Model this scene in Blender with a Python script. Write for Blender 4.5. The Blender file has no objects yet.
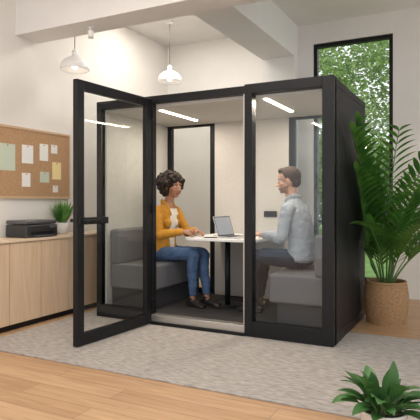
import bpy, bmesh, math, random
from mathutils import Vector, Matrix, noise, Euler
from mathutils.bvhtree import BVHTree
random.seed(7)
scene = bpy.context.scene
try:
    scene.view_settings.view_transform = 'Standard'
    scene.view_settings.look = 'None'
except Exception: pass
COL = scene.collection
V = Vector

# ------------------------------------------------------------ materials
def new_mat(name):
    m = bpy.data.materials.new(name); m.use_nodes = True
    nt = m.node_tree
    return m, nt, nt.nodes['Principled BSDF']
def mat(name, col, rough=0.5, metal=0.0, bump=0.0, bscale=60, var=0.0, vscale=8, spec=0.5, emit=None, estr=0, sss=0, stretch=None):
    m, nt, p = new_mat(name)
    p.inputs['Base Color'].default_value = (*col, 1)
    p.inputs['Roughness'].default_value = rough
    p.inputs['Metallic'].default_value = metal
    p.inputs['Specular IOR Level'].default_value = spec
    if emit:
        p.inputs['Emission Color'].default_value = (*emit, 1); p.inputs['Emission Strength'].default_value = estr
    if sss:
        p.inputs['Subsurface Weight'].default_value = sss
        p.inputs['Subsurface Radius'].default_value = (0.02, 0.008, 0.004)
        p.inputs['Subsurface Scale'].default_value = 0.5
    tc = nt.nodes.new('ShaderNodeTexCoord')
    if var > 0:
        n = nt.nodes.new('ShaderNodeTexNoise'); n.inputs['Scale'].default_value = vscale; n.inputs['Detail'].default_value = 5
        if stretch:
            mp = nt.nodes.new('ShaderNodeMapping'); mp.inputs['Scale'].default_value = stretch
            nt.links.new(tc.outputs['Object'], mp.inputs['Vector']); nt.links.new(mp.outputs[0], n.inputs['Vector'])
        else:
            nt.links.new(tc.outputs['Object'], n.inputs['Vector'])
        r = nt.nodes.new('ShaderNodeValToRGB')
        r.color_ramp.elements[0].position = 0.3; r.color_ramp.elements[1].position = 0.7
        r.color_ramp.elements[0].color = (*[max(0, c*(1-var)) for c in col], 1)
        r.color_ramp.elements[1].color = (*[min(1, c*(1+var)) for c in col], 1)
        nt.links.new(n.outputs['Fac'], r.inputs['Fac']); nt.links.new(r.outputs['Color'], p.inputs['Base Color'])
    if bump > 0:
        n = nt.nodes.new('ShaderNodeTexNoise'); n.inputs['Scale'].default_value = bscale; n.inputs['Detail'].default_value = 4
        nt.links.new(tc.outputs['Object'], n.inputs['Vector'])
        b = nt.nodes.new('ShaderNodeBump'); b.inputs['Strength'].default_value = bump; b.inputs['Distance'].default_value = 0.01
        nt.links.new(n.outputs['Fac'], b.inputs['Height']); nt.links.new(b.outputs['Normal'], p.inputs['Normal'])
    return m
def glass_mat(name, tint=(0.965, 0.975, 0.97), base=0.025, edge=0.45):
    m = bpy.data.materials.new(name); m.use_nodes = True
    nt = m.node_tree; nt.nodes.clear()
    o = nt.nodes.new('ShaderNodeOutputMaterial'); t = nt.nodes.new('ShaderNodeBsdfTransparent')
    g = nt.nodes.new('ShaderNodeBsdfGlossy'); mx = nt.nodes.new('ShaderNodeMixShader'); f = nt.nodes.new('ShaderNodeLayerWeight')
    f.inputs['Blend'].default_value = 0.5
    pw = nt.nodes.new('ShaderNodeMath'); pw.operation = 'POWER'; pw.inputs[1].default_value = 5.0
    ml = nt.nodes.new('ShaderNodeMath'); ml.operation = 'MULTIPLY_ADD'; ml.inputs[1].default_value = edge; ml.inputs[2].default_value = base
    t.inputs['Color'].default_value = (*tint, 1); g.inputs['Roughness'].default_value = 0.02
    nt.links.new(f.outputs['Facing'], pw.inputs[0]); nt.links.new(pw.outputs[0], ml.inputs[0])
    nt.links.new(ml.outputs[0], mx.inputs[0]); nt.links.new(t.outputs[0], mx.inputs[1]); nt.links.new(g.outputs[0], mx.inputs[2])
    nt.links.new(mx.outputs[0], o.inputs['Surface'])
    return m
def wood_floor_mat():
    m, nt, p = new_mat('oak_planks')
    tc = nt.nodes.new('ShaderNodeTexCoord')
    br = nt.nodes.new('ShaderNodeTexBrick')
    br.inputs['Scale'].default_value = 1.0
    br.inputs['Brick Width'].default_value = 1.6; br.inputs['Row Height'].default_value = 0.17
    br.inputs['Mortar Size'].default_value = 0.002; br.inputs['Mortar Smooth'].default_value = 0.3
    br.inputs['Color1'].default_value = (0.50, 0.315, 0.18, 1); br.inputs['Color2'].default_value = (0.61, 0.405, 0.245, 1)
    br.inputs['Mortar'].default_value = (0.25, 0.16, 0.10, 1); br.offset = 0.37
    nt.links.new(tc.outputs['Object'], br.inputs['Vector'])
    mp = nt.nodes.new('ShaderNodeMapping'); mp.inputs['Scale'].default_value = (1.2, 16, 1)
    n = nt.nodes.new('ShaderNodeTexNoise'); n.inputs['Scale'].default_value = 2.0; n.inputs['Detail'].default_value = 8; n.inputs['Distortion'].default_value = 0.8
    nt.links.new(tc.outputs['Object'], mp.inputs['Vector']); nt.links.new(mp.outputs[0], n.inputs['Vector'])
    r = nt.nodes.new('ShaderNodeValToRGB'); r.color_ramp.elements[0].position = 0.3; r.color_ramp.elements[1].position = 0.75
    r.color_ramp.elements[0].color = (0.76, 0.72, 0.68, 1); r.color_ramp.elements[1].color = (1.08, 1.06, 1.04, 1)
    nt.links.new(n.outputs['Fac'], r.inputs['Fac'])
    mx = nt.nodes.new('ShaderNodeMixRGB'); mx.blend_type = 'MULTIPLY'; mx.inputs[0].default_value = 1
    nt.links.new(br.outputs['Color'], mx.inputs[1]); nt.links.new(r.outputs['Color'], mx.inputs[2])
    nt.links.new(mx.outputs[0], p.inputs['Base Color'])
    p.inputs['Roughness'].default_value = 0.42
    return m
def cab_wood_mat(name, c1, c2, sc=(14, 14, 1.2)):
    m, nt, p = new_mat(name)
    tc = nt.nodes.new('ShaderNodeTexCoord')
    mp = nt.nodes.new('ShaderNodeMapping'); mp.inputs['Scale'].default_value = sc
    n = nt.nodes.new('ShaderNodeTexNoise'); n.inputs['Scale'].default_value = 2.0; n.inputs['Detail'].default_value = 6; n.inputs['Distortion'].default_value = 0.5
    nt.links.new(tc.outputs['Object'], mp.inputs['Vector']); nt.links.new(mp.outputs[0], n.inputs['Vector'])
    r = nt.nodes.new('ShaderNodeValToRGB'); r.color_ramp.elements[0].position = 0.3; r.color_ramp.elements[1].position = 0.7
    r.color_ramp.elements[0].color = (*c1, 1); r.color_ramp.elements[1].color = (*c2, 1)
    nt.links.new(n.outputs['Fac'], r.inputs['Fac']); nt.links.new(r.outputs['Color'], p.inputs['Base Color'])
    p.inputs['Roughness'].default_value = 0.5
    return m
def leaf_mat(name, c1, c2, trans=0.25, rough=0.4, vscale=6):
    m = mat(name, c1, rough, var=0, spec=0.5)
    nt = m.node_tree; p = nt.nodes['Principled BSDF']; out = nt.nodes['Material Output']
    tc = nt.nodes.new('ShaderNodeTexCoord'); n = nt.nodes.new('ShaderNodeTexNoise'); n.inputs['Scale'].default_value = vscale
    nt.links.new(tc.outputs['Object'], n.inputs['Vector'])
    r = nt.nodes.new('ShaderNodeValToRGB'); r.color_ramp.elements[0].position = 0.35; r.color_ramp.elements[1].position = 0.65
    r.color_ramp.elements[0].color = (*c1, 1); r.color_ramp.elements[1].color = (*c2, 1)
    nt.links.new(n.outputs['Fac'], r.inputs['Fac']); nt.links.new(r.outputs['Color'], p.inputs['Base Color'])
    t = nt.nodes.new('ShaderNodeBsdfTranslucent'); mx = nt.nodes.new('ShaderNodeMixShader'); mx.inputs[0].default_value = trans
    nt.links.new(r.outputs['Color'], t.inputs['Color'])
    nt.links.new(p.outputs[0], mx.inputs[1]); nt.links.new(t.outputs[0], mx.inputs[2]); nt.links.new(mx.outputs[0], out.inputs['Surface'])
    return m

M_wall = mat('plaster_wall', (0.78, 0.745, 0.70), 0.85, bump=0.15, bscale=30, var=0.03, vscale=2)
M_wall2 = mat('white_plaster', (0.82, 0.80, 0.77), 0.85, bump=0.15, bscale=30, var=0.03, vscale=2)
M_ceil = mat('ceiling_white', (0.80, 0.79, 0.775), 0.9, var=0.02, vscale=3)
M_floor = wood_floor_mat()
M_rug = mat('rug_wool', (0.42, 0.39, 0.365), 0.95, bump=0.8, bscale=120, var=0.26, vscale=14, spec=0.1, stretch=(1.0, 3.5, 1))
M_black = mat('black_powder_coat', (0.008, 0.0085, 0.010), 0.42, bump=0.04, bscale=300, spec=0.3)
M_blackpanel = mat('black_panel', (0.009, 0.0095, 0.011), 0.5, bump=0.06, bscale=250, spec=0.25)
M_felt = mat('grey_felt', (0.52, 0.50, 0.475), 0.95, bump=0.12, bscale=200, var=0.06, vscale=50, spec=0.1)
M_bench = mat('bench_fabric', (0.15, 0.155, 0.17), 0.95, bump=0.3, bscale=200, var=0.10, vscale=100, spec=0.1)
M_benchd = mat('bench_base', (0.05, 0.05, 0.055), 0.8)
M_carpet = mat('booth_carpet', (0.055, 0.052, 0.052), 0.95, bump=0.6, bscale=250, var=0.35, vscale=60, spec=0.1)
M_inceil = mat('booth_ceiling', (0.55, 0.535, 0.51), 0.8)
M_glass = glass_mat('clear_glass')
M_led = mat('led_strip', (1, 1, 1), 0.5, emit=(1, 0.86, 0.66), estr=14)
M_white = mat('white_laminate', (0.85, 0.86, 0.86), 0.35)
M_steel = mat('brushed_steel', (0.62, 0.60, 0.57), 0.35, metal=0.9)
M_oak = cab_wood_mat('cabinet_oak', (0.58, 0.41, 0.27), (0.68, 0.51, 0.36))
M_oaktop = cab_wood_mat('cabinet_top_oak', (0.64, 0.49, 0.35), (0.74, 0.59, 0.44), (14, 1.2, 14))
M_cork = mat('cork', (0.46, 0.28, 0.15), 0.9, bump=0.3, bscale=200, var=0.2, vscale=90)
M_lampw = mat('lamp_white', (0.86, 0.85, 0.83), 0.4)
M_bulb = mat('bulb', (1, 1, 1), 0.5, emit=(1, 0.9, 0.75), estr=6)

# ------------------------------------------------------------ helpers
def empty(name, loc=(0, 0, 0), rz=0):
    e = bpy.data.objects.new(name, None); COL.objects.link(e); e.location = loc; e.rotation_euler = (0, 0, rz)
    e.empty_display_size = 0.1
    return e
def mesh_obj(name, verts, faces, mats, fm=None, parent=None, smooth=False, loc=None):
    me = bpy.data.meshes.new(name); me.from_pydata([tuple(v) for v in verts], [], faces)
    if not isinstance(mats, (list, tuple)): mats = [mats]
    for m in mats: me.materials.append(m)
    if fm:
        for i, p in enumerate(me.polygons): p.material_index = fm[i]
    if smooth:
        for p in me.polygons: p.use_smooth = True
    me.update()
    o = bpy.data.objects.new(name, me); COL.objects.link(o)
    if parent: o.parent = parent
    if loc: o.location = loc
    return o
def box(name, x0, x1, y0, y1, z0, z1, m, parent=None, bevel=0.0, seg=2):
    c = V(((x0+x1)/2, (y0+y1)/2, (z0+z1)/2)); h = V((abs(x1-x0)/2, abs(y1-y0)/2, abs(z1-z0)/2))
    vs = [V((sx*h.x, sy*h.y, sz*h.z)) for sx in (-1, 1) for sy in (-1, 1) for sz in (-1, 1)]
    fs = [(0, 1, 3, 2), (4, 6, 7, 5), (0, 4, 5, 1), (2, 3, 7, 6), (0, 2, 6, 4), (1, 5, 7, 3)]
    o = mesh_obj(name, vs, fs, m, parent=parent, loc=c)
    if bevel:
        b = o.modifiers.new('bev', 'BEVEL'); b.width = bevel; b.segments = seg
        for p in o.data.polygons: p.use_smooth = True
        o.modifiers.new('wn', 'WEIGHTED_NORMAL')
    return o
def lathe(name, prof, m, parent=None, n=40, loc=None, smooth=True):
    vs = []; fs = []
    for r, z in prof:
        for i in range(n):
            a = 2*math.pi*i/n; vs.append((r*math.cos(a), r*math.sin(a), z))
    for j in range(len(prof)-1):
        for i in range(n):
            k = (i+1) % n; fs.append((j*n+i, j*n+k, (j+1)*n+k, (j+1)*n+i))
    return mesh_obj(name, vs, fs, m, parent=parent, smooth=smooth, loc=loc)

class Parts:
    def __init__(s): s.v = []; s.f = []; s.m = []
    def loft(s, secs, ref=(0, 1, 0), mi=0, n=20, sub=4, cap=1.0, M=None):
        ref = V(ref)
        C = [V(q[0]) for q in secs]; A = [q[1] for q in secs]; B = [q[2] if len(q) > 2 else q[1] for q in secs]
        def cr(p0, p1, p2, p3, t): return 0.5*((2*p1)+(p2-p0)*t+(2*p0-5*p1+4*p2-p3)*t*t+(3*p1-p0-3*p2+p3)*t**3)
        P = []; N = len(C)
        for i in range(N-1):
            i0 = max(i-1, 0); i3 = min(i+2, N-1)
            for k in range(sub):
                t = k/sub
                P.append((cr(C[i0], C[i], C[i+1], C[i3], t), cr(A[i0], A[i], A[i+1], A[i3], t), cr(B[i0], B[i], B[i+1], B[i3], t)))
        P.append((C[-1], A[-1], B[-1]))
        rings = []
        T = []
        for i in range(len(P)):
            a = P[max(i-1, 0)][0]; b = P[min(i+1, len(P)-1)][0]; T.append((b-a).normalized())
        def frame(t):
            sd = (ref - t*ref.dot(t))
            if sd.length < 1e-4: sd = t.orthogonal()
            sd.normalize(); return sd, t.cross(sd)
        def ring(c, a, b, t):
            sd, up = frame(t)
            return [c+sd*(a*math.cos(2*math.pi*k/n))+up*(b*math.sin(2*math.pi*k/n)) for k in range(n)]
        c, a, b = P[0]; L = min(a, b)*cap
        start = c-T[0]*L
        for ang in (75, 50, 25):
            r = math.radians(ang); rings.append(ring(c-T[0]*L*math.sin(r), a*math.cos(r), b*math.cos(r), T[0]))
        for (c, a, b), t in zip(P, T): rings.append(ring(c, a, b, t))
        c, a, b = P[-1]; L = min(a, b)*cap
        for ang in (25, 50, 75):
            r = math.radians(ang); rings.append(ring(c+T[-1]*L*math.sin(r), a*math.cos(r), b*math.cos(r), T[-1]))
        end = c+T[-1]*L
        if M is not None:
            rings = [[M @ q for q in rg] for rg in rings]; start = M @ start; end = M @ end
        o = len(s.v)
        for rg in rings: s.v.extend(rg)
        s.v.append(start); s.v.append(end); si = len(s.v)-2; ei = si+1
        nf = []
        for j in range(len(rings)-1):
            for k in range(n):
                l = (k+1) % n; nf.append((o+j*n+k, o+j*n+l, o+(j+1)*n+l, o+(j+1)*n+k))
        for k in range(n):
            l = (k+1) % n
            nf.append((o+l, o+k, si)); q = o+(len(rings)-1)*n; nf.append((q+k, q+l, ei))
        s.f.extend(nf); s.m.extend([mi]*len(nf))
    def ell(s, c, r, mi=0, M=None, rot=None, nu=20, nv=12):
        c = V(c); R = Euler(rot).to_matrix() if rot else Matrix.Identity(3)
        o = len(s.v); pts = []
        for j in range(1, nv):
            ph = math.pi*j/nv
            for i in range(nu):
                th = 2*math.pi*i/nu
                pts.append(c+R @ V((r[0]*math.sin(ph)*math.cos(th), r[1]*math.sin(ph)*math.sin(th), r[2]*math.cos(ph))))
        pts.append(c+R @ V((0, 0, r[2]))); pts.append(c+R @ V((0, 0, -r[2])))
        if M is not None: pts = [M @ p for p in pts]
        s.v.extend(pts); nf = []
        for j in range(nv-2):
            for i in range(nu):
                k = (i+1) % nu; nf.append((o+j*nu+i, o+(j+1)*nu+i, o+(j+1)*nu+k, o+j*nu+k))
        t = o+(nv-1)*nu
        for i in range(nu):
            k = (i+1) % nu; nf.append((t, o+i, o+k)); q = o+(nv-2)*nu; nf.append((t+1, q+k, q+i))
        s.f.extend(nf); s.m.extend([mi]*len(nf))

def remesh_obj(name, parts, mats, parent, voxel=0.004, smooth_it=3, override=None, cloth=(), noise_amp=0.004):
    me = bpy.data.meshes.new(name+'_src'); me.from_pydata([tuple(v) for v in parts.v], [], parts.f); me.update()
    o = bpy.data.objects.new(name+'_src', me); COL.objects.link(o)
    r = o.modifiers.new('r', 'REMESH'); r.mode = 'VOXEL'; r.voxel_size = voxel; r.use_smooth_shade = True
    if smooth_it:
        sm = o.modifiers.new('s', 'SMOOTH'); sm.factor = 0.5; sm.iterations = smooth_it
    dg = bpy.context.evaluated_depsgraph_get(); dg.update()
    out = bpy.data.meshes.new_from_object(o.evaluated_get(dg), depsgraph=dg)
    bpy.data.objects.remove(o)
    out.name = name
    bvh = BVHTree.FromPolygons([tuple(v) for v in parts.v], parts.f)
    out.materials.clear()
    for m in mats: out.materials.append(m)
    vcl = [0]*len(out.vertices)
    for p in out.polygons:
        c = p.center; hit = bvh.find_nearest(c)
        mi = parts.m[hit[2]] if hit[2] is not None else 0
        if override: mi = override(c, p.normal, mi)
        p.material_index = mi; p.use_smooth = True
        if mi in cloth:
            for vi in p.vertices: vcl[vi] = 1
    if cloth:
        norms = [v.normal.copy() for v in out.vertices]
        for i, v in enumerate(out.vertices):
            if vcl[i]:
                q = v.co; w = noise.noise(V((q.x*14, q.y*14, q.z*20)))+0.5*noise.noise(V((q.x*35, q.y*35, q.z*45)))
                v.co = q+norms[i]*w*noise_amp
    out.update()
    ob = bpy.data.objects.new(name, out); COL.objects.link(ob); ob.parent = parent
    return ob

# ------------------------------------------------------------ room shell
XL, YB, ZC = -3.3, 2.6, 3.7
box('floor', XL, 4.5, -6.5, YB, -0.1, 0.0, M_floor)
box('wall_left', XL-0.15, XL, -6.5, YB+0.2, 0, ZC, M_wall)
WX0, WX1, WZ0, WZ1 = -0.93, 0.12, 0.18, 3.42
wb = empty('wall_back')
box('wall_panel_a', XL, WX0, YB, YB+0.2, 0, ZC, M_wall2, wb)
box('wall_panel_b', WX1, 4.5, YB, YB+0.2, 0, ZC, M_wall2, wb)
box('wall_panel_c', WX0, WX1, YB, YB+0.2, 0, WZ0, M_wall2, wb)
box('wall_panel_d', WX0, WX1, YB, YB+0.2, WZ1, ZC, M_wall2, wb)
box('ceiling', XL-0.15, 4.5, -6.5, YB+0.2, ZC, ZC+0.12, M_ceil)
box('baseboard_left', XL, XL+0.015, -6.5, YB, 0, 0.1, M_wall2)
box('baseboard_back', XL+0.02, WX0, YB-0.015, YB, 0, 0.1, M_wall2)
# beams
box('ceiling_beam', XL, 4.5, -0.45, -0.12, 3.02, ZC, M_ceil)
box('ceiling_beam.001', -1.62, -1.15, -0.12, YB, 3.25, ZC, M_ceil)
box('column', -1.62, -1.15, YB-0.16, YB, 0, 3.25, M_wall2)
# window
w = empty('window_1')
f = 0.05
box('frame_left', WX0, WX0+f, YB+0.03, YB+0.11, WZ0, WZ1, M_black, w)
box('frame_right', WX1-f, WX1, YB+0.03, YB+0.11, WZ0, WZ1, M_black, w)
box('frame_top', WX0+f, WX1-f, YB+0.03, YB+0.11, WZ1-f, WZ1, M_black, w)
box('frame_bottom', WX0+f, WX1-f, YB+0.03, YB+0.11, WZ0, WZ0+f, M_black, w)
box('transom', WX0+f, WX1-f, YB+0.04, YB+0.10, 0.95, 0.99, M_black, w)
box('pane', WX0+f, WX1-f, YB+0.065, YB+0.072, WZ0+f, WZ1-f, M_glass, w)
box('trim_1', WX0-0.02, WX1+0.02, YB-0.04, YB+0.03, WZ0-0.03, WZ0, M_wall2)
# rug
rug = box('rug', -2.78, 1.15, -1.38, 0.55, 0.0, 0.012, M_rug, bevel=0.004)

# ------------------------------------------------------------ booth
BX0, BX1, BY1, H = -2.56, 0.0, 1.35, 2.30
FZ = 0.10
bo = empty('meeting_booth', (0, 0, 0.013))
box('base', BX0, BX1, 0.0, BY1, 0, FZ-0.01, M_black, bo)
box('carpet', BX0+0.06, BX1-0.06, 0.06, BY1-0.06, FZ-0.013, FZ-0.009, M_carpet, bo)
box('side_panel_r', BX1-0.06, BX1, 0.0, BY1, FZ-0.01, H-0.07, M_blackpanel, bo, 0.006)
box('side_panel_l', BX0, BX0+0.06, 0.0, BY1, FZ-0.01, H-0.07, M_blackpanel, bo, 0.006)
box('roof', BX0, BX1, 0.0, BY1, H-0.07, H, M_blackpanel, bo, 0.006)
box('inner_ceiling', BX0+0.06, BX1-0.06, 0.05, BY1-0.06, H-0.105, H-0.07, M_inceil, bo)
box('felt_l', BX0+0.06, BX0+0.08, 0.05, BY1-0.06, FZ, H-0.105, M_felt, bo)
box('felt_r', BX1-0.08, BX1-0.06, 0.05, BY1-0.06, FZ, H-0.105, M_felt, bo)
# back wall
def bk(n, a, b, m, y0=BY1-0.06, y1=BY1, z0=FZ-0.01, z1=H-0.07): box(n, a, b, y0, y1, z0, z1, m, bo)
bk('back_post_1', BX0+0.06, -2.42, M_black)
bk('back_post_2', -1.86, -1.79, M_black)
bk('back_post_3', -0.84, -0.77, M_black)
bk('back_post_4', -0.19, -0.06, M_black)
bk('back_felt', -1.79, -0.84, M_blackpanel, BY1-0.03)
bk('back_felt_pad', -1.79, -0.84, M_felt, BY1-0.07, BY1-0.03)
for i, (a, b) in enumerate(((-2.42, -1.86), (-0.77, -0.19))):
    bk('back_rail_t%d' % i, a, b, M_black, z0=H-0.13)
    bk('back_rail_b%d' % i, a, b, M_black, z1=FZ+0.05)
    bk('back_glass_%d' % i, a, b, M_glass, BY1-0.035, BY1-0.028, FZ+0.05, H-0.13)
# front
def fr(n, a, b, z0, z1, m=M_black, y0=-0.02, y1=0.05, bv=0.004): box(n, a, b, y0, y1, z0, z1, m, bo, bv)
fr('front_post_l', BX0, BX0+0.06, 0.0, H)
fr('front_post_hinge', -1.90, -1.84, 0.0, H)
fr('front_header', -1.84, -0.82, H-0.075, H)
fr('front_header_l', BX0+0.06, -1.90, H-0.085, H)
fr('front_rail_l', BX0+0.06, -1.90, 0, 0.13)
fr('front_glass_l', BX0+0.06, -1.90, 0.13, H-0.085, M_glass, 0.01, 0.018, 0)
# fixed right panel, stands slightly proud
py0 = -0.05
fr('panel_stile_l', -0.82, -0.745, 0.0, H+0.005, y0=py0)
fr('panel_stile_r', -0.10, 0.0, 0.0, H+0.005, y0=py0)
fr('panel_rail_t', -0.745, -0.10, H-0.085, H+0.005, y0=py0)
fr('panel_rail_b', -0.745, -0.10, 0.0, 0.135, y0=py0)
fr('panel_glass', -0.745, -0.10, 0.135, H-0.085, M_glass, -0.005, 0.003, 0)
box('panel_bead', -0.835, -0.825, -0.035, 0.03, 0.1, H-0.08, M_steel, bo)
fr('sill', -1.84, -0.82, 0.0, 0.095, M_steel, -0.045, 0.05, 0.005)
fr('sill_step', -1.84, -0.82, 0.0, 0.03, M_black, -0.065, -0.045, 0.002)
# LED strips
box('led_l', -1.905, -1.865, 0.20, 0.98, H-0.112, H-0.105, M_led, bo)
box('led_r', -0.70, -0.66, 0.12, 0.90, H-0.112, H-0.105, M_led, bo)
# power socket on back wall
box('power_panel', -1.14, -0.98, BY1-0.085, BY1-0.07, 1.05, 1.12, M_black, bo, 0.004)

# glass door, open
DW, DH = 1.02, 2.26
dr = empty('glass_door', (-1.865, -0.035, 0.02), math.radians(-94.0))
fw = 0.085
box('stile_hinge', 0, fw, -0.025, 0.025, 0, DH, M_black, dr, 0.005)
box('stile_free', DW-fw, DW, -0.025, 0.025, 0, DH, M_black, dr, 0.005)
box('rail_top', fw, DW-fw, -0.025, 0.025, DH-0.085, DH, M_black, dr, 0.005)
box('rail_bottom', fw, DW-fw, -0.025, 0.025, 0, 0.10, M_black, dr, 0.005)
box('pane', fw, DW-fw, -0.004, 0.004, 0.10, DH-0.085, M_glass, dr)
box('lock_plate', DW-0.36, DW-0.01, 0.025, 0.05, 1.03, 1.09, M_black, dr, 0.004)
box('lever_post', DW-0.06, DW-0.035, 0.05, 0.085, 1.05, 1.075, M_black, dr, 0.004)
box('lever', DW-0.22, DW-0.03, 0.085, 0.11, 1.048, 1.077, M_black, dr, 0.008)
box('lever_outer_post', DW-0.06, DW-0.035, -0.07, -0.025, 1.05, 1.075, M_black, dr, 0.004)
box('lever_outer', DW-0.22, DW-0.03, -0.095, -0.07, 1.048, 1.077, M_black, dr, 0.008)
for i, z in enumerate((0.15, 1.1, 2.05)):
    box('hinge_%d' % i, -0.012, 0.012, 0.01, 0.05, z, z+0.1, M_black, dr, 0.003)

# benches
FLZ = FZ+0.005
SEAT = 0.575
def bench(nm, xw, sgn):
    b = empty(nm, (xw, 0, FLZ))
    d = 0.56
    def bx(n, a, c, z0, z1, m, y0=0.10, y1=1.26, bv=0.02):
        x0, x1 = sorted((a*sgn, c*sgn)); box(n, x0, x1, y0, y1, z0, z1, m, b, bv, 4)
    s = SEAT-FLZ
    bx('base', 0.0, d-0.07, 0, 0.20, M_benchd, 0.14, 1.24, 0.005)
    bx('seat', 0.0, d, 0.20, s, M_bench, bv=0.03)
    bx('backrest', 0.0, 0.13, s-0.01, 0.84, M_bench, bv=0.03)
    return b
bench('upholstered_bench', BX0+0.083, 1)
bench('upholstered_bench', BX1-0.083, -1)

# table
tb = empty('meeting_table', (-1.30, 0.0, FLZ))
TT = 0.755
def rounded_slab(name, x0, x1, y0, y1, z0, z1, r, m, parent):
    pts = []
    for cx, cy, a0 in ((x1-r, y1-0.01, 0), (x0+r, y1-0.01, 90), (x0+r, y0+r, 180), (x1-r, y0+r, 270)):
        rr = r if a0 >= 180 else 0.01
        cx2 = cx if a0 >= 180 else (x1-0.01 if a0 == 0 else x0+0.01)
        for k in range(9):
            a = math.radians(a0+k*90/8); pts.append((cx2+rr*math.cos(a), cy+rr*math.sin(a)))
    n = len(pts)
    vs = [(x, y, z0) for x, y in pts]+[(x, y, z1) for x, y in pts]
    fs = [tuple(range(n))[::-1], tuple(range(n, 2*n))]+[(i, (i+1) % n, n+(i+1) % n, n+i) for i in range(n)]
    o = mesh_obj(name, vs, fs, m, parent=parent)
    b = o.modifiers.new('b', 'BEVEL'); b.width = 0.004; b.segments = 2; b.limit_method = 'ANGLE'
    return o
rounded_slab('top', -0.42, 0.42, 0.36, 1.27, TT-0.028, TT, 0.10, M_white, tb)
lathe('column', [(0.0, 0.012), (0.030, 0.012), (0.030, TT-0.04), (0.0, TT-0.04)], M_black, tb, 24, (-0.05, 0.72, 0))
lathe('foot', [(0.0, 0), (0.21, 0), (0.215, 0.006), (0.21, 0.012), (0.0, 0.014)], M_black, tb, 40, (-0.05, 0.72, 0))
lathe('bracket', [(0.0, TT-0.04), (0.12, TT-0.04), (0.12, TT-0.028), (0.0, TT-0.028)], M_black, tb, 24, (-0.05, 0.72, 0))
TZ = FLZ+TT

# laptop
M_alu = mat('aluminium', (0.62, 0.63, 0.65), 0.35, metal=0.6)
M_screen = mat('screen', (0.30, 0.33, 0.37), 0.15, emit=(0.5, 0.55, 0.62), estr=0.12)
M_key = mat('keys', (0.03, 0.03, 0.035), 0.5)
lp = empty('laptop', (-1.20, 0.60, TZ+0.001), math.radians(-8))
box('base', -0.11, 0.11, -0.16, 0.16, 0, 0.014, M_alu, lp, 0.004)
box('keyboard', -0.085, 0.02, -0.14, 0.14, 0.014, 0.016, M_key, lp)
box('trackpad', 0.03, 0.095, -0.05, 0.05, 0.014, 0.015, M_steel, lp)
lid = empty('lid', (-0.112, 0, 0.012)); lid.parent = lp; lid.rotation_euler = (0, math.radians(-18), 0)
box('lid_shell', -0.008, 0.0, -0.16, 0.16, 0, 0.225, M_alu, lid, 0.003)
box('screen_bezel', 0.0, 0.0008, -0.155, 0.155, 0.006, 0.22, M_key, lid)
box('screen_panel', 0.0008, 0.0015, -0.147, 0.147, 0.016, 0.212, M_screen, lid)

# notebook + phone
M_paper = mat('paper', (0.85, 0.84, 0.80), 0.8)
nb = empty('notebook', (-1.50, 0.90, TZ+0.001), math.radians(8))
box('pages', -0.075, 0.075, -0.105, 0.105, 0.002, 0.012, M_paper, nb, 0.002)
box('cover', -0.078, 0.078, -0.108, 0.108, 0, 0.002, M_key, nb)
ph = empty('smartphone', (-1.42, 0.45, TZ+0.001), math.radians(20))
box('body', -0.07, 0.07, -0.035, 0.035, 0, 0.008, M_key, ph, 0.003)
box('display', -0.066, 0.066, -0.032, 0.032, 0.008, 0.0085, M_black, ph)

# ------------------------------------------------------------ people
def hand(P, M, mi, curl=(20, 30, 25), thumb=0.0, s=1.0):
    """M: x forward, y toward thumb, z dorsal ; origin wrist"""
    Ms = M @ Matrix.Scale(s, 4)
    P.loft([((-0.03, 0, 0), 0.026, 0.02), ((0.01, 0, 0), 0.027, 0.018), ((0.045, 0.001, 0), 0.037, 0.015), ((0.088, 0, -0.001), 0.039, 0.012)], (0, 1, 0), mi, 18, 3, 0.8, Ms)
    ys = [0.0325, 0.011, -0.0105, -0.031]; Ls = [0.070, 0.079, 0.073, 0.057]; sp = [7, 2, -3, -9]
    for i in range(4):
        p = V((0.086-abs(ys[i])*0.12, ys[i], 0)); a = 0; pts = [(p-V((0.02, 0, 0)), 0.0085)]
        pts.append((p.copy(), 0.0085))
        for j, fr_ in enumerate((0.45, 0.30, 0.25)):
            a += math.radians(curl[j]*(1+0.12*i)); sd = math.radians(sp[i])
            d = V((math.cos(a)*math.cos(sd), math.cos(a)*math.sin(sd), -math.sin(a)))
            p = p+d*Ls[i]*fr_; pts.append((p.copy(), (0.0080, 0.0074, 0.0064)[j]))
        P.loft([(q, r) for q, r in pts], (0, 1, 0), mi, 10, 3, 1.0, Ms)
    t = thumb
    P.loft([((0.012, 0.016, -0.004), 0.014), ((0.040, 0.040-0.01*t, -0.010-0.01*t), 0.0125), ((0.066, 0.053-0.03*t, -0.016-0.02*t), 0.010), ((0.090, 0.056-0.045*t, -0.022-0.022*t), 0.008)], (0, 0, 1), mi, 12, 3, 1.0, Ms)

def frame_from(origin, fwd, dorsal, thumb_hint):
    x = V(fwd).normalized(); z = V(dorsal); z = (z-x*z.dot(x)).normalized(); y = z.cross(x)
    if y.dot(V(thumb_hint)) < 0: y = -y
    M = Matrix(((x.x, y.x, z.x, origin[0]), (x.y, y.y, z.y, origin[1]), (x.z, y.z, z.z, origin[2]), (0, 0, 0, 1)))
    return M

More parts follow.
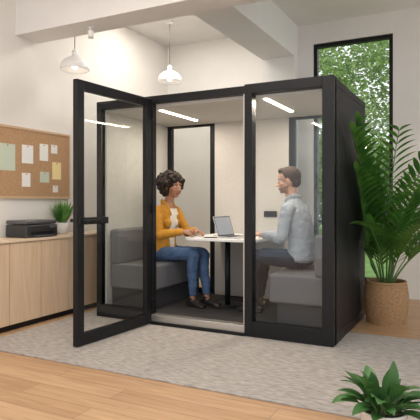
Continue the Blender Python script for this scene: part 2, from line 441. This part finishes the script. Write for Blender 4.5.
def head_parts(P, MH, skin, lip, male):
    P.ell((-0.012, 0, 0.030), (0.098, 0.077, 0.090), skin, MH)
    P.ell((0.022, 0, -0.022), (0.068, 0.061, 0.085), skin, MH)
    P.ell((0.024, 0, -0.066), (0.056, 0.052 if male else 0.047, 0.044), skin, MH)
    P.ell((0.062, 0, -0.092), (0.022, 0.024 if male else 0.019, 0.018), skin, MH)
    P.loft([((0.082, 0, 0.014), 0.007), ((0.095, 0, -0.012), 0.0085), ((0.107, 0, -0.034), 0.011)], (0, 1, 0), skin, 12, 3, 1, MH)
    P.ell((0.098, 0.010, -0.038), (0.011, 0.008, 0.008), skin, MH); P.ell((0.098, -0.010, -0.038), (0.011, 0.008, 0.008), skin, MH)
    P.ell((0.085, 0, -0.064), (0.012, 0.022, 0.006), lip, MH)
    P.ell((0.083, 0, -0.073), (0.012, 0.019, 0.0065), lip, MH)
    for s in (1, -1):
        P.ell((0.072, s*0.030, 0.024), (0.015, 0.026, 0.008), skin, MH)
        P.ell((0.052, s*0.036, -0.028), (0.028, 0.024, 0.026), skin, MH)
        P.ell((-0.006, s*0.078, -0.008), (0.018, 0.009, 0.031), skin, MH, rot=(0, 0.2, s*0.35))
        P.ell((-0.004, s*0.076, -0.030), (0.010, 0.007, 0.012), skin, MH)
def face_bits(parent, MH, eyewhite, iris, brow):
    E = Parts()
    for s in (1, -1):
        E.ell((0.0735, s*0.030, 0.003), (0.0125, 0.0135, 0.0085), 0, MH)
        E.ell((0.0815, s*0.030, 0.003), (0.0055, 0.0060, 0.0060), 1, MH)
        E.loft([((0.0865, s*0.014, 0.022), 0.0026), ((0.0875, s*0.030, 0.027), 0.0030), ((0.072, s*0.050, 0.021), 0.0020)], (0, 0, 1), 2, 8, 3, 1, MH)
        E.loft([((0.084, s*0.017, 0.007), 0.0018), ((0.0855, s*0.030, 0.0120), 0.0022), ((0.074, s*0.043, 0.006), 0.0018)], (0, 0, 1), 2, 8, 3, 1, MH)
    mesh_obj('eyes', E.v, E.f, [eyewhite, iris, brow], E.m, parent, True)

def leg(P, hip, knee, ankle, r, mi, sock, shoe, toe_yaw, male):
    hip, knee, ankle = V(hip), V(knee), V(ankle)
    P.loft([(hip, r[0]*1.0, r[0]*0.92), (hip.lerp(knee, 0.35), r[0]*0.95, r[0]*0.88), (hip.lerp(knee, 0.75), r[1]*1.12, r[1]*1.08), (knee+V((0.0, 0, -0.005)), r[1]), (knee.lerp(ankle, 0.18)+V((-0.01, 0, 0)), r[1]*0.96), (knee.lerp(ankle, 0.38)+V((-0.012, 0, 0)), r[2]), (knee.lerp(ankle, 0.7), r[3]*1.15), (knee.lerp(ankle, 0.90), r[3])], (0, 1, 0), mi, 22, 5, 0.6)
    P.loft([(knee.lerp(ankle, 0.7), r[3]*0.7), (ankle, r[3]*0.72), (ankle+V((0, 0, -0.03)), r[3]*0.75)], (0, 1, 0), sock, 14, 3, 1)
    c, s = math.cos(toe_yaw), math.sin(toe_yaw)
    MS = Matrix(((c, -s, 0, ankle.x), (s, c, 0, ankle.y), (0, 0, 1, 0.0), (0, 0, 0, 1)))
    L = 0.25 if male else 0.22
    z = 0.002
    P.loft([((-0.055, 0, 0.040+z), 0.030, 0.034), ((-0.02, 0, 0.045+z), 0.034, 0.040), ((0.05, 0, 0.038+z), 0.038, 0.034), ((L-0.11, 0, 0.026+z), 0.044, 0.023), ((L-0.065, 0, 0.020+z), 0.034, 0.017)], (0, 1, 0), shoe, 18, 4, 1.0, MS)
    P.loft([((-0.06, 0, 0.012+z), 0.032, 0.011), ((0.05, 0, 0.012+z), 0.036, 0.011), ((L-0.11, 0, 0.012+z), 0.045, 0.011), ((L-0.06, 0, 0.012+z), 0.036, 0.011)], (0, 1, 0), shoe, 18, 4, 1.0, MS)
    P.loft([((-0.012, 0, 0.06), 0.034, 0.04), ((-0.008, 0, 0.095), 0.036, 0.038)], (0, 1, 0), shoe, 16, 3, 0.4, MS)

# ---- woman
wo = empty('woman', (-2.11, 0.62, FLZ), math.radians(-6))
m_wskin = mat('woman_skin', (0.36, 0.18, 0.105), 0.5, sss=0.1)
m_jkt = mat('mustard_jacket', (0.50, 0.235, 0.024), 0.85, bump=0.2, bscale=90, var=0.08, vscale=20)
m_wtop = mat('cream_top', (0.78, 0.74, 0.68), 0.85, bump=0.1)
m_jean = mat('blue_denim', (0.050, 0.098, 0.20), 0.85, bump=0.1, bscale=120, var=0.18, vscale=14)
m_shoe = mat('black_leather', (0.015, 0.014, 0.014), 0.4)
m_wlip = mat('woman_lips', (0.30, 0.07, 0.06), 0.4)
m_whair = mat('curly_hair', (0.018, 0.009, 0.006), 0.8, bump=1.0, bscale=90, var=0.5, vscale=40)
m_eyew = mat('eye_white', (0.8, 0.78, 0.75), 0.3); m_iris = mat('iris', (0.03, 0.015, 0.01), 0.2)
P = Parts()
SK, JK, TP, JN, SH, LP = 0, 1, 2, 3, 4, 5
hz = SEAT-FLZ
P.ell((0.0, 0, hz+0.09), (0.135, 0.17, 0.10), JN)
leg(P, (0.01, -0.088, hz+0.082), (0.475, -0.085, hz+0.095), (0.46, -0.085, 0.09), (0.088, 0.062, 0.058, 0.042), JN, SK, SH, -0.1, False)
leg(P, (0.01, 0.088, hz+0.082), (0.49, 0.085, hz+0.095), (0.55, 0.06, 0.09), (0.088, 0.062, 0.058, 0.042), JN, SK, SH, 0.05, False)
P.loft([((-0.005, 0, hz+0.085), 0.180, 0.148), ((0.0, 0, hz+0.16), 0.164, 0.132), ((0.01, 0, hz+0.27), 0.148, 0.115), ((0.02, 0, hz+0.39), 0.158, 0.115), ((0.035, 0, hz+0.495), 0.172, 0.110), ((0.045, 0, hz+0.57), 0.165, 0.092), ((0.055, 0, hz+0.62), 0.105, 0.072), ((0.062, 0, hz+0.65), 0.066, 0.060)], (0, 1, 0), JK, 28, 5, 0.35)
for s in (1, -1): P.ell((0.095, s*0.068, hz+0.43), (0.060, 0.064, 0.064), JK)
P.loft([((0.045, 0, hz+0.58), 0.055), ((0.070, 0, hz+0.67), 0.050), ((0.100, 0, hz+0.76), 0.054)], (0, 1, 0), SK, 18, 4, 0.5)
for s in (1, -1):
    P.loft([((-0.002, s*0.03, hz+0.672), 0.018, 0.024), ((0.035, s*0.074, hz+0.665), 0.016, 0.026), ((0.098, s*0.068, hz+0.61), 0.012, 0.024), ((0.145, s*0.057, hz+0.52), 0.009, 0.018)], (0, 1, 0), JK, 12, 4, 1)
shR, elR, wrR = V((0.04, -0.175, hz+0.562)), V((0.12, -0.235, hz+0.305)), V((0.395, -0.16, hz+0.345))
shL, elL, wrL = V((0.04, 0.175, hz+0.562)), V((0.15, 0.235, hz+0.315)), V((0.395, 0.07, hz+0.345))
for sh, el, wr in ((shR, elR, wrR), (shL, elL, wrL)):
    P.loft([(sh+V((0, -0.35*sh.y, 0.0)), 0.056), (sh+V((0, 0, -0.01)), 0.062), (sh.lerp(el, 0.5), 0.056), (el, 0.051), (el.lerp(wr, 0.35), 0.049), (el.lerp(wr, 0.93), 0.036)], (0, 1, 0), JK, 20, 5, 0.6)
    P.loft([(el.lerp(wr, 0.7), 0.026), (wr, 0.024)], (0, 1, 0), SK, 14, 3, 1)
hand(P, frame_from(wrR, (0.95, 0.25, -0.10), (0.1, -0.75, 0.65), (0, 0.5, 1)), SK, (25, 35, 25), 0.5, 0.97)
hand(P, frame_from(wrL, (0.96, -0.22, -0.18), (0.1, 0.3, 0.95), (0, -1, 0)), SK, (18, 25, 20), 0.2, 0.97)
MHw = Matrix.Translation((0.128, 0, hz+0.842)) @ Matrix.Rotation(math.radians(-12), 4, 'Z') @ Matrix.Rotation(math.radians(5), 4, 'Y') @ Matrix.Scale(1.13, 4)
head_parts(P, MHw, SK, LP, False)
def ov_w(c, n, mi):
    if mi == JK:
        z = c.z-hz
        if 0.12 < z < 0.69 and n.x > 0.15 and c.x > 0.0 and c.x < 0.2:
            wdt = 0.040+0.02*max(0, min(1, (z-0.15)/0.3))
            if abs(c.y) < wdt: return TP if z < 0.59 else SK
    return mi
remesh_obj('body', P, [m_wskin, m_jkt, m_wtop, m_jean, m_shoe, m_wlip], wo, 0.0042, 3, ov_w, (JK, JN, TP), 0.006)
face_bits(wo, MHw, m_eyew, m_iris, m_whair)
Hh = Parts(); rnd = random.Random(3)
Hh.ell((-0.026, 0, 0.042), (0.110, 0.098, 0.094), 0, MHw)
Hh.ell((-0.050, 0, -0.015), (0.090, 0.100, 0.085), 0, MHw)
n = 640
for i in range(n):
    zz = 1-2*(i+0.5)/n; th = i*2.39996; rr = math.sqrt(max(0, 1-zz*zz))
    d = V((rr*math.cos(th), rr*math.sin(th), zz))
    c = V((-0.040, 0, 0.020))+V((d.x*0.132, d.y*0.122, d.z*0.120))
    if c.x > 0.040 and c.z < 0.062: continue
    if c.x > 0.008 and c.z < 0.0: continue
    if c.z < -0.10: continue
    q = rnd.uniform(0.010, 0.020); jj = V((rnd.uniform(-1, 1), rnd.uniform(-1, 1), rnd.uniform(-1, 1)))*0.012
    Hh.ell(c+jj, (q, q, q), 0, MHw, nu=8, nv=6)
hair = remesh_obj('hair', Hh, [m_whair], wo, 0.0042, 1)
pen = Parts(); pen.loft([((0.47, -0.150, hz+0.36), 0.004), ((0.54, -0.125, hz+0.30), 0.004)], (0, 1, 0), 0, 8, 2, 1)
mesh_obj('pen', pen.v, pen.f, [M_key], pen.m, wo, True)

# ---- man
mo = empty('man', (-0.50, 0.62, FLZ), math.radians(176))
m_mskin = mat('man_skin', (0.56, 0.33, 0.235), 0.5, sss=0.1)
m_shirt = mat('grey_blue_shirt', (0.37, 0.41, 0.475), 0.85, bump=0.15, bscale=90, var=0.06, vscale=16)
m_mjean = mat('dark_denim', (0.020, 0.030, 0.055), 0.9, var=0.12, vscale=14, spec=0.2)
m_mhair = mat('brown_hair', (0.050, 0.026, 0.015), 0.75, bump=0.8, bscale=140, var=0.3, vscale=60)
m_beard = mat('stubble', (0.27, 0.15, 0.10), 0.8, var=0.2, vscale=150)
m_mlip = mat('man_lips', (0.42, 0.18, 0.14), 0.5)
m_bshoe = mat('dark_leather', (0.025, 0.018, 0.014), 0.4)
P = Parts()
SK, JK, BD, JN, SH, LP, HR = 0, 1, 2, 3, 4, 5, 6
P.ell((0.0, 0, hz+0.095), (0.135, 0.175, 0.105), JN)
leg(P, (0.01, -0.095, hz+0.088), (0.47, -0.13, hz+0.105), (0.50, -0.12, 0.10), (0.092, 0.068, 0.062, 0.048), JN, SH, SH, -0.1, True)
leg(P, (0.01, 0.095, hz+0.088), (0.47, 0.12, hz+0.105), (0.44, 0.12, 0.10), (0.092, 0.068, 0.062, 0.048), JN, SH, SH, 0.1, True)
P.loft([((-0.015, 0, hz+0.095), 0.180, 0.138), ((-0.015, 0, hz+0.17), 0.174, 0.130), ((-0.01, 0, hz+0.28), 0.172, 0.125), ((0.01, 0, hz+0.41), 0.190, 0.130), ((0.035, 0, hz+0.53), 0.202, 0.125), ((0.055, 0, hz+0.61), 0.185, 0.100), ((0.066, 0, hz+0.66), 0.118, 0.080), ((0.075, 0, hz+0.695), 0.074, 0.068)], (0, 1, 0), JK, 28, 5, 0.35)
P.loft([((0.060, 0, hz+0.62), 0.064), ((0.085, 0, hz+0.71), 0.062), ((0.105, 0, hz+0.79), 0.064)], (0, 1, 0), SK, 18, 4, 0.5)
for s in (1, -1):
    P.loft([((0.008, s*0.02, hz+0.722), 0.012, 0.024), ((0.055, s*0.072, hz+0.72), 0.012, 0.024), ((0.122, s*0.052, hz+0.682), 0.010, 0.022), ((0.148, s*0.02, hz+0.645), 0.008, 0.014)], (0, 1, 0), JK, 12, 4, 1)
shR, elR, wrR = V((0.05, -0.20, hz+0.60)), V((0.10, -0.255, hz+0.325)), V((0.365, -0.13, hz+0.335))
shL, elL, wrL = V((0.05, 0.20, hz+0.60)), V((0.085, 0.275, hz+0.32)), V((0.355, 0.16, hz+0.34))
for sh, el, wr in ((shR, elR, wrR), (shL, elL, wrL)):
    P.loft([(sh+V((0, -0.35*sh.y, 0.0)), 0.064), (sh+V((0, 0, -0.01)), 0.070), (sh.lerp(el, 0.5), 0.063), (el, 0.055), (el.lerp(wr, 0.35), 0.052), (el.lerp(wr, 0.86), 0.039)], (0, 1, 0), JK, 20, 5, 0.5)
    P.loft([(el.lerp(wr, 0.6), 0.031), (wr, 0.026)], (0, 1, 0), SK, 14, 3, 1)
hand(P, frame_from(wrR, (0.98, 0.10, -0.10), (0.08, 0, 1), (0, 1, 0)), SK, (18, 28, 22), 0.2, 1.05)
hand(P, frame_from(wrL, (0.97, -0.20, -0.08), (0.1, 0.35, 0.95), (0, -1, 0.2)), SK, (22, 30, 22), 0.3, 1.05)
MHm = Matrix.Translation((0.125, 0, hz+0.88)) @ Matrix.Rotation(math.radians(16), 4, 'Z') @ Matrix.Rotation(math.radians(4), 4, 'Y') @ Matrix.Scale(1.13, 4)
head_parts(P, MHm, SK, LP, True)
P.ell((-0.014, 0, 0.040), (0.103, 0.084, 0.092), HR, MHm)
P.ell((0.045, 0, 0.092), (0.045, 0.058, 0.030), HR, MHm)
P.ell((-0.055, 0, -0.015), (0.056, 0.066, 0.055), HR, MHm)
MHi = MHm.inverted()
def ov_m(c, n, mi):
    if mi in (SK, HR, LP):
        q = MHi @ c
        if q.z > -0.14:
            if mi == HR:
                line = 0.066 if q.x > 0.045 else (0.066-(0.045-q.x)*1.6)
                if q.x > -0.035 and q.z < max(line, -0.01): return SK
                if q.z < -0.065: return SK
                return HR
            if mi == SK:
                lim = -0.052-0.3*(q.x-0.03) if q.x < 0.06 else -0.060
                if q.x > 0.0 and q.z < lim and q.z > -0.118: return BD
    return mi
remesh_obj('body', P, [m_mskin, m_shirt, m_beard, m_mjean, m_bshoe, m_mlip, m_mhair], mo, 0.0042, 3, ov_m, (JK, JN), 0.006)
face_bits(mo, MHm, m_eyew, m_iris, m_mhair)

# ------------------------------------------------------------ cabinet etc.
cb = empty('storage_cabinet', (XL+0.02, 0, 0))
CZ = 0.875
box('carcass', 0.0, 0.38, -2.1, 1.9, 0.06, CZ-0.025, M_oak, cb)
box('plinth', 0.02, 0.35, -2.08, 1.88, 0.0, 0.06, M_black, cb)
box('top', 0.0, 0.415, -2.12, 1.92, CZ-0.025, CZ, M_oaktop, cb, 0.003)
y = -2.1; i = 0
while y < 1.89:
    box('door_front_%d' % i, 0.382, 0.40, y+0.003, min(y+0.40, 1.9)-0.003, 0.065, CZ-0.03, M_oak, cb, 0.002); y += 0.40; i += 1
# printer
M_dk = mat('dark_plastic', (0.03, 0.03, 0.033), 0.4); M_dk2 = mat('grey_plastic', (0.09, 0.09, 0.10), 0.4)
pr = empty('printer', (XL+0.22, -0.42, CZ+0.001))
box('body', -0.16, 0.14, -0.22, 0.22, 0.0, 0.13, M_dk, pr, 0.015)
box('scanner_lid', -0.16, 0.13, -0.215, 0.215, 0.135, 0.175, M_dk2, pr, 0.012)
box('paper_slot', 0.140, 0.146, -0.16, 0.16, 0.03, 0.06, M_black, pr)
box('output_tray', 0.13, 0.19, -0.13, 0.13, 0.012, 0.022, M_dk2, pr, 0.003)
box('control_panel', 0.135, 0.15, 0.10, 0.2, 0.09, 0.12, M_dk2, pr, 0.003)
# cork board
ck = empty('cork_board', (XL+0.001, -0.22, 1.66))
box('cork', 0, 0.015, -0.56, 0.56, -0.37, 0.37, M_cork, ck)
M_fr = mat('board_frame', (0.60, 0.42, 0.27), 0.5)
for nme, a in (('frame_t', (-0.58, 0.58, 0.36, 0.385)), ('frame_b', (-0.58, 0.58, -0.385, -0.36)), ('frame_l', (-0.58, -0.56, -0.36, 0.36)), ('frame_r', (0.56, 0.58, -0.36, 0.36))):
    box(nme, 0, 0.022, a[0], a[1], a[2], a[3], M_fr, ck)
pcols = [(0.85, 0.84, 0.8), (0.80, 0.79, 0.76), (0.55, 0.62, 0.5), (0.85, 0.7, 0.35), (0.82, 0.82, 0.80)]
for i, (yy, zz, ww, hh) in enumerate(((0.16, 0.14, 0.13, 0.19), (0.32, 0.19, 0.10, 0.10), (0.17, -0.14, 0.14, 0.12), (0.36, -0.06, 0.14, 0.20), (-0.08, 0.10, 0.16, 0.2), (-0.1, -0.18, 0.12, 0.15), (0.34, -0.27, 0.08, 0.08), (-0.35, 0.05, 0.2, 0.28))):
    box('paper_%d' % i, 0.015, 0.017, yy-ww/2, yy+ww/2, zz-hh/2, zz+hh/2, mat('paper_%d' % i, pcols[i % 5], 0.8), ck)
    box('pin_%d' % i, 0.017, 0.024, yy-0.005, yy+0.005, zz+hh/2-0.02, zz+hh/2-0.01, mat('pin_%d' % i, (0.6, 0.1, 0.08), 0.4), ck)

# ------------------------------------------------------------ leaves
class Leaves:
    def __init__(s): s.v = []; s.f = []; s.m = []
    def blade(s, p0, d0, up, L, W, droop, nseg=7, mi=0, fold=0.25, peak=0.4):
        d = V(d0).normalized(); p = V(p0); up = V(up)
        o = len(s.v)
        for i in range(nseg+1):
            t = i/nseg
            wv = W*(math.sin(math.pi*min(1, (t/peak)*0.5)) if t < peak else math.cos(math.pi/2*((t-peak)/(1-peak))**1.3))
            wv = max(wv, 0.0005)
            sd = d.cross(up)
            if sd.length < 1e-3: sd = d.orthogonal()
            sd.normalize(); nn = sd.cross(d).normalized()
            s.v += [p-sd*wv+nn*wv*fold, p.copy(), p+sd*wv+nn*wv*fold]
            p = p+d*(L/nseg); d = (d+V((0, 0, -droop/nseg))).normalized()
        for i in range(nseg):
            a = o+i*3
            s.f += [(a, a+1, a+4, a+3), (a+1, a+2, a+5, a+4)]; s.m += [mi, mi]
    def stem(s, pts, r, mi=1, n=6):
        o = len(s.v)
        for i, p in enumerate(pts):
            for k in range(n):
                a = 2*math.pi*k/n; rr = r*(1-0.6*i/(len(pts)-1)); s.v.append(V(p)+V((rr*math.cos(a), rr*math.sin(a), 0)))
        for i in range(len(pts)-1):
            for k in range(n):
                l = (k+1) % n; s.f.append((o+i*n+k, o+i*n+l, o+(i+1)*n+l, o+(i+1)*n+k)); s.m.append(mi)

M_leafp = leaf_mat('palm_leaf', (0.045, 0.16, 0.025), (0.13, 0.33, 0.055), 0.3)
M_stem = mat('stem_green', (0.10, 0.20, 0.05), 0.5)
M_leaff = leaf_mat('broad_leaf', (0.035, 0.11, 0.03), (0.085, 0.22, 0.06), 0.15)
M_leafg = leaf_mat('grass_leaf', (0.07, 0.22, 0.04), (0.16, 0.36, 0.08), 0.2)
M_soil = mat('soil', (0.05, 0.035, 0.025), 0.95, bump=1, bscale=80)
# basket palm
pl = empty('potted_palm', (0.245, 1.16, 0.0))
M_bask = mat('wicker', (0.34, 0.205, 0.10), 0.8, var=0.25, vscale=50)
vs = []; fs = []; nr = 46; nn_ = 96
prof = []
for j in range(nr+1):
    t = j/nr; z = 0.42*t; r = 0.165+0.055*math.sin(math.pi*(0.12+0.68*t)); prof.append((r, z))
for j, (r, z) in enumerate(prof):
    for i in range(nn_):
        a = 2*math.pi*i/nn_
        ww = 0.005*math.sin(a*24+(math.pi if (j//2) % 2 else 0))+0.002*math.cos(j*math.pi)
        vs.append(((r+ww)*math.cos(a), (r+ww)*math.sin(a), z))
for j in range(nr):
    for i in range(nn_):
        k = (i+1) % nn_; fs.append((j*nn_+i, j*nn_+k, (j+1)*nn_+k, (j+1)*nn_+i))
mesh_obj('basket', vs, fs, M_bask, parent=pl, smooth=True)
lathe('basket_rim', [(0.186, 0.40), (0.200, 0.405), (0.207, 0.42), (0.200, 0.434), (0.186, 0.434), (0.179, 0.42), (0.179, 0.38)], M_bask, pl)
lathe('soil', [(0.0, 0.385), (0.184, 0.38)], M_soil, pl)
lathe('basket_bottom', [(0.0, 0.004), (0.18, 0.004)], M_bask, pl)
LV = Leaves(); rnd = random.Random(11)
for k in range(27):
    az = k*2.39996+0.4; tilt = rnd.uniform(0.04, 0.50); Lf = rnd.uniform(1.20, 1.72)*(1.0 if tilt < 0.3 else 0.85)
    if k % 5 == 0: tilt = 0.08; Lf = 1.75
    base = V((0.05*math.cos(az), 0.05*math.sin(az), 0.37)); d = V((math.cos(az)*math.sin(tilt), math.sin(az)*math.sin(tilt), math.cos(tilt)))
    pts = []; ds = []; p = base.copy(); NS = 20
    for i in range(NS+1):
        pts.append(p.copy()); ds.append(d.copy()); p = p+d*Lf/NS; d = (d+V((math.cos(az)*0.032, math.sin(az)*0.032, -0.040))).normalized()
        if p.x < -0.16: p.x = -0.16; d.x = max(d.x, 0.01)
    LV.stem(pts, 0.008)
    for i in range(5, NS+1):
        t = (i-5)/(NS-5); sd = ds[i].cross(V((0, 0, 1)))
        if sd.length < 1e-3: sd = V((1, 0, 0))
        sd.normalize(); ln = 0.31*math.sin(math.pi*(0.25+0.60*t))
        for s in (1, -1):
            dd = (ds[i]*0.85+sd*s*0.75+V((0, 0, 0.15))).normalized()
            e = pts[i]+dd*ln
            if e.x < -0.21: dd = (V((0.0, dd.y, dd.z+0.3))).normalized()
            LV.blade(pts[i], dd, V((0, 0, 1)), ln, 0.027, 0.5, 6, 0)
o = mesh_obj('fronds', LV.v, LV.f, [M_leafp, M_stem], LV.m, pl, True)

# foreground plant
fp = empty('broadleaf_plant', (0.64, -1.62, 0.0))
M_pot = mat('ceramic_pot', (0.70, 0.68, 0.65), 0.4)
lathe('pot', [(0.0, 0.0), (0.085, 0.0), (0.095, 0.01), (0.12, 0.17), (0.122, 0.18), (0.112, 0.18), (0.108, 0.15), (0.0, 0.15)], M_pot, fp)
lathe('soil', [(0.0, 0.155), (0.108, 0.155)], M_soil, fp)
LV = Leaves()
for k in range(60):
    az = k*2.39996; tilt = rnd.uniform(0.15, 1.3); st = rnd.uniform(0.03, 0.11)
    d = V((math.cos(az)*math.sin(tilt), math.sin(az)*math.sin(tilt), math.cos(tilt)))
    b = V((0.03*math.cos(az), 0.03*math.sin(az), 0.15)); e = b+d*st
    LV.stem([b, b.lerp(e, 0.5), e], 0.003)
    LV.blade(e, d+V((rnd.uniform(-.2, .2), rnd.uniform(-.2, .2), 0)), V((rnd.uniform(-.4, .4), rnd.uniform(-.4, .4), 1)), rnd.uniform(0.13, 0.19), rnd.uniform(0.026, 0.036), rnd.uniform(0.7, 1.5), 8, 0, 0.2, 0.42)
mesh_obj('leaves', LV.v, LV.f, [M_leaff, M_stem], LV.m, fp, True)

# small plant on cabinet
sp = empty('potted_grass', (XL+0.17, 0.06, CZ+0.001))
lathe('pot', [(0.0, 0.0), (0.055, 0.0), (0.062, 0.005), (0.085, 0.13), (0.080, 0.13), (0.075, 0.11), (0.0, 0.11)], M_pot, sp)
LV = Leaves()
for k in range(120):
    az = rnd.uniform(0, 6.28); tilt = rnd.uniform(0.05, 0.6)
    d = V((math.cos(az)*math.sin(tilt), math.sin(az)*math.sin(tilt), math.cos(tilt)))
    LV.blade(V((0.035*math.cos(az), 0.035*math.sin(az), 0.11)), d, V((0.3, 0.2, 1)), rnd.uniform(0.18, 0.31), 0.009, 0.5, 6, 0, 0.2)
mesh_obj('blades', LV.v, LV.f, [M_leafg], LV.m, sp, True)

# ------------------------------------------------------------ pendants
def pendant(x, y, z, dia=0.30, top=ZC):
    e = empty('pendant_lamp', (x, y, z)); R = dia/2
    prof = []
    for k in range(13):
        a = math.radians(90*k/12); prof.append((R*math.cos(a)*1.0 if k < 12 else 0.03, -0.07+0.14*math.sin(a)))
    prof = [(R, -0.085)]+prof[:-1]+[(0.035, 0.075), (0.032, 0.13), (0.015, 0.14), (0.004, 0.15)]
    o = lathe('shade', prof, M_lampw, e); so = o.modifiers.new('s', 'SOLIDIFY'); so.thickness = 0.004
    lathe('cord', [(0.004, 0.14), (0.004, top-z-0.001)], M_dk, e, 8)
    lathe('canopy', [(0.0, top-z-0.03), (0.05, top-z-0.03), (0.05, top-z-0.002)], M_lampw, e, 24)
    b = Parts(); b.ell((0, 0, -0.03), (0.035, 0.035, 0.045), 0); mesh_obj('bulb', b.v, b.f, [M_bulb], b.m, e, True)
pendant(-2.90, 0.02, 2.79, 0.32)
pendant(-2.65, 1.62, 2.96, 0.33)
# track spotlight under beam
ts = empty('track_spotlight', (-2.42, -0.28, 3.02))
lathe('mount', [(0.0, -0.012), (0.03, -0.012), (0.03, -0.001), (0.0, -0.001)], M_lampw, ts, 20)
lathe('can', [(0.0, -0.03), (0.028, -0.03), (0.03, -0.04), (0.03, -0.11), (0.024, -0.11), (0.022, -0.09), (0, -0.09)], M_lampw, ts, 20)
lathe('stem', [(0.006, -0.035), (0.006, -0.01)], M_lampw, ts, 10)

# ------------------------------------------------------------ outside
box('lawn', -14, 14, YB+0.25, 30, -0.3, -0.12, mat('grass', (0.12, 0.22, 0.06), 0.9, var=0.3, vscale=3))
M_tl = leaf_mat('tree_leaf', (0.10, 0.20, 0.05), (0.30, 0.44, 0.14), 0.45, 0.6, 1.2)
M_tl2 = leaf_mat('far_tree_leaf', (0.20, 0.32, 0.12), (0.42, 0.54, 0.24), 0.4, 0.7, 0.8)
M_bark = mat('bark', (0.12, 0.09, 0.06), 0.9, bump=0.5, bscale=20)
def tree(x, y, h, blobs, seed, nleaf=650, ls=0.09, lm=M_tl):
    e = empty('tree', (x, y, -0.12)); r = random.Random(seed); L = Leaves()
    pts = [V((0.05*math.sin(i), 0.04*math.cos(i*1.3), h*0.85*i/8)) for i in range(9)]
    L.stem(pts, 0.13, 1, 10)
    for (bx, by, bz, br) in blobs:
        L.stem([V((0, 0, max(0.4, bz-br*1.2))), V((bx*0.5, by*0.5, bz-br*0.5)), V((bx, by, bz))], 0.04, 1, 6)
        for i in range(int(nleaf*br*br)):
            d = V((r.gauss(0, 1), r.gauss(0, 1), r.gauss(0, 1))).normalized()
            c = V((bx, by, bz))+d*br*r.uniform(0.45, 1.0)
            q = V((r.uniform(-1, 1), r.uniform(-1, 1), r.uniform(-0.8, 0.4))).normalized()
            L.blade(c, q, V((r.uniform(-.5, .5), r.uniform(-.5, .5), 1)), ls*r.uniform(0.7, 1.4), ls*0.38, 0.3, 3, 0)
    mesh_obj('trunk_and_leaves', L.v, L.f, [lm, M_bark], L.m, e)
tree(-2.6, 7.2, 6.0, [(0, 0, 5.0, 1.2), (-0.9, 0.2, 3.6, 1.0), (0.8, -0.2, 3.6, 0.9), (0.3, 0.3, 2.4, 0.9), (-0.6, 0, 1.4, 0.8)], 1, 800)
tree(-0.3, 9.0, 6.5, [(0, 0, 5.2, 1.2), (0.9, 0.2, 3.6, 1.0), (-0.9, -0.2, 3.1, 1.0), (0.5, 0.3, 2.0, 0.9), (-0.6, 0, 1.2, 0.8)], 2, 800)
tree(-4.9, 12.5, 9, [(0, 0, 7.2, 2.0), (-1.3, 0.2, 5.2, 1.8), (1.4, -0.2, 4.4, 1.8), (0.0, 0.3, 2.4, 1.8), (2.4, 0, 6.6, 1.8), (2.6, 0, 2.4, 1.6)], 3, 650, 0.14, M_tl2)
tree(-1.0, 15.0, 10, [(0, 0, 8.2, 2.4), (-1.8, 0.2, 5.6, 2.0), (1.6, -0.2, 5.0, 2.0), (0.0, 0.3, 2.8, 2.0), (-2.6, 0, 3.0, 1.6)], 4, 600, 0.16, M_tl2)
L = Leaves(); r = random.Random(9)
for i in range(12000):
    c = V((r.uniform(-11, 4), 19.5+r.uniform(-0.5, 0.5), r.uniform(0.1, 3.2)+0.15*math.sin(r.uniform(0, 9))))
    L.blade(c, V((r.uniform(-1, 1), r.uniform(-1, 0.2), r.uniform(-0.0, 1))), V((0, 0.3, 1)), 0.28, 0.10, 0.3, 3, 0)
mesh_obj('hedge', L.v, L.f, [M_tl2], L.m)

# ------------------------------------------------------------ lighting
wd = bpy.data.worlds.new('World'); scene.world = wd; wd.use_nodes = True
bg = wd.node_tree.nodes['Background']; bg.inputs['Color'].default_value = (0.96, 0.975, 1.0, 1); bg.inputs['Strength'].default_value = 1.5
def light(name, typ, loc, rot, energy, size=None, col=(1, 1, 1), sy=None, angle=None):
    d = bpy.data.lights.new(name, typ); d.energy = energy; d.color = col
    if size and typ == 'AREA':
        d.size = size
        if sy: d.shape = 'RECTANGLE'; d.size_y = sy
    if angle is not None: d.angle = angle
    o = bpy.data.objects.new(name, d); COL.objects.link(o); o.location = loc; o.rotation_euler = rot
    return o
light('sun', 'SUN', (3, -3, 8), (math.radians(32), 0, math.radians(30)), 2.5, angle=math.radians(6), col=(1, 0.95, 0.87))
# added fill lights under the ceiling to brighten the room, no real fixtures
light('ceiling_fill_light', 'AREA', (-0.6, -2.6, ZC-0.02), (0, 0, 0), 85, 2.4, (1, 0.93, 0.84), 0.6)
light('ceiling_fill_light.001', 'AREA', (-2.2, 1.2, ZC-0.02), (0, 0, 0), 36, 1.2, (1, 0.93, 0.84), 0.5)
# booth interior
light('booth_led_light', 'AREA', (-1.885, 0.59, H-0.105), (0, 0, 0), 12, 0.05, (1, 0.88, 0.72), 0.75)
light('booth_led_light.001', 'AREA', (-0.68, 0.51, H-0.105), (0, 0, 0), 12, 0.05, (1, 0.88, 0.72), 0.75)

# ------------------------------------------------------------ camera
cd = bpy.data.cameras.new('camera'); cam = bpy.data.objects.new('camera', cd); COL.objects.link(cam)
cd.sensor_width = 36; cd.lens = 515/420*36; cd.shift_y = -9/420
cam.location = (1.058, -4.39, 1.25); cam.rotation_euler = (math.radians(90), 0, math.radians(27.2))
scene.camera = cam
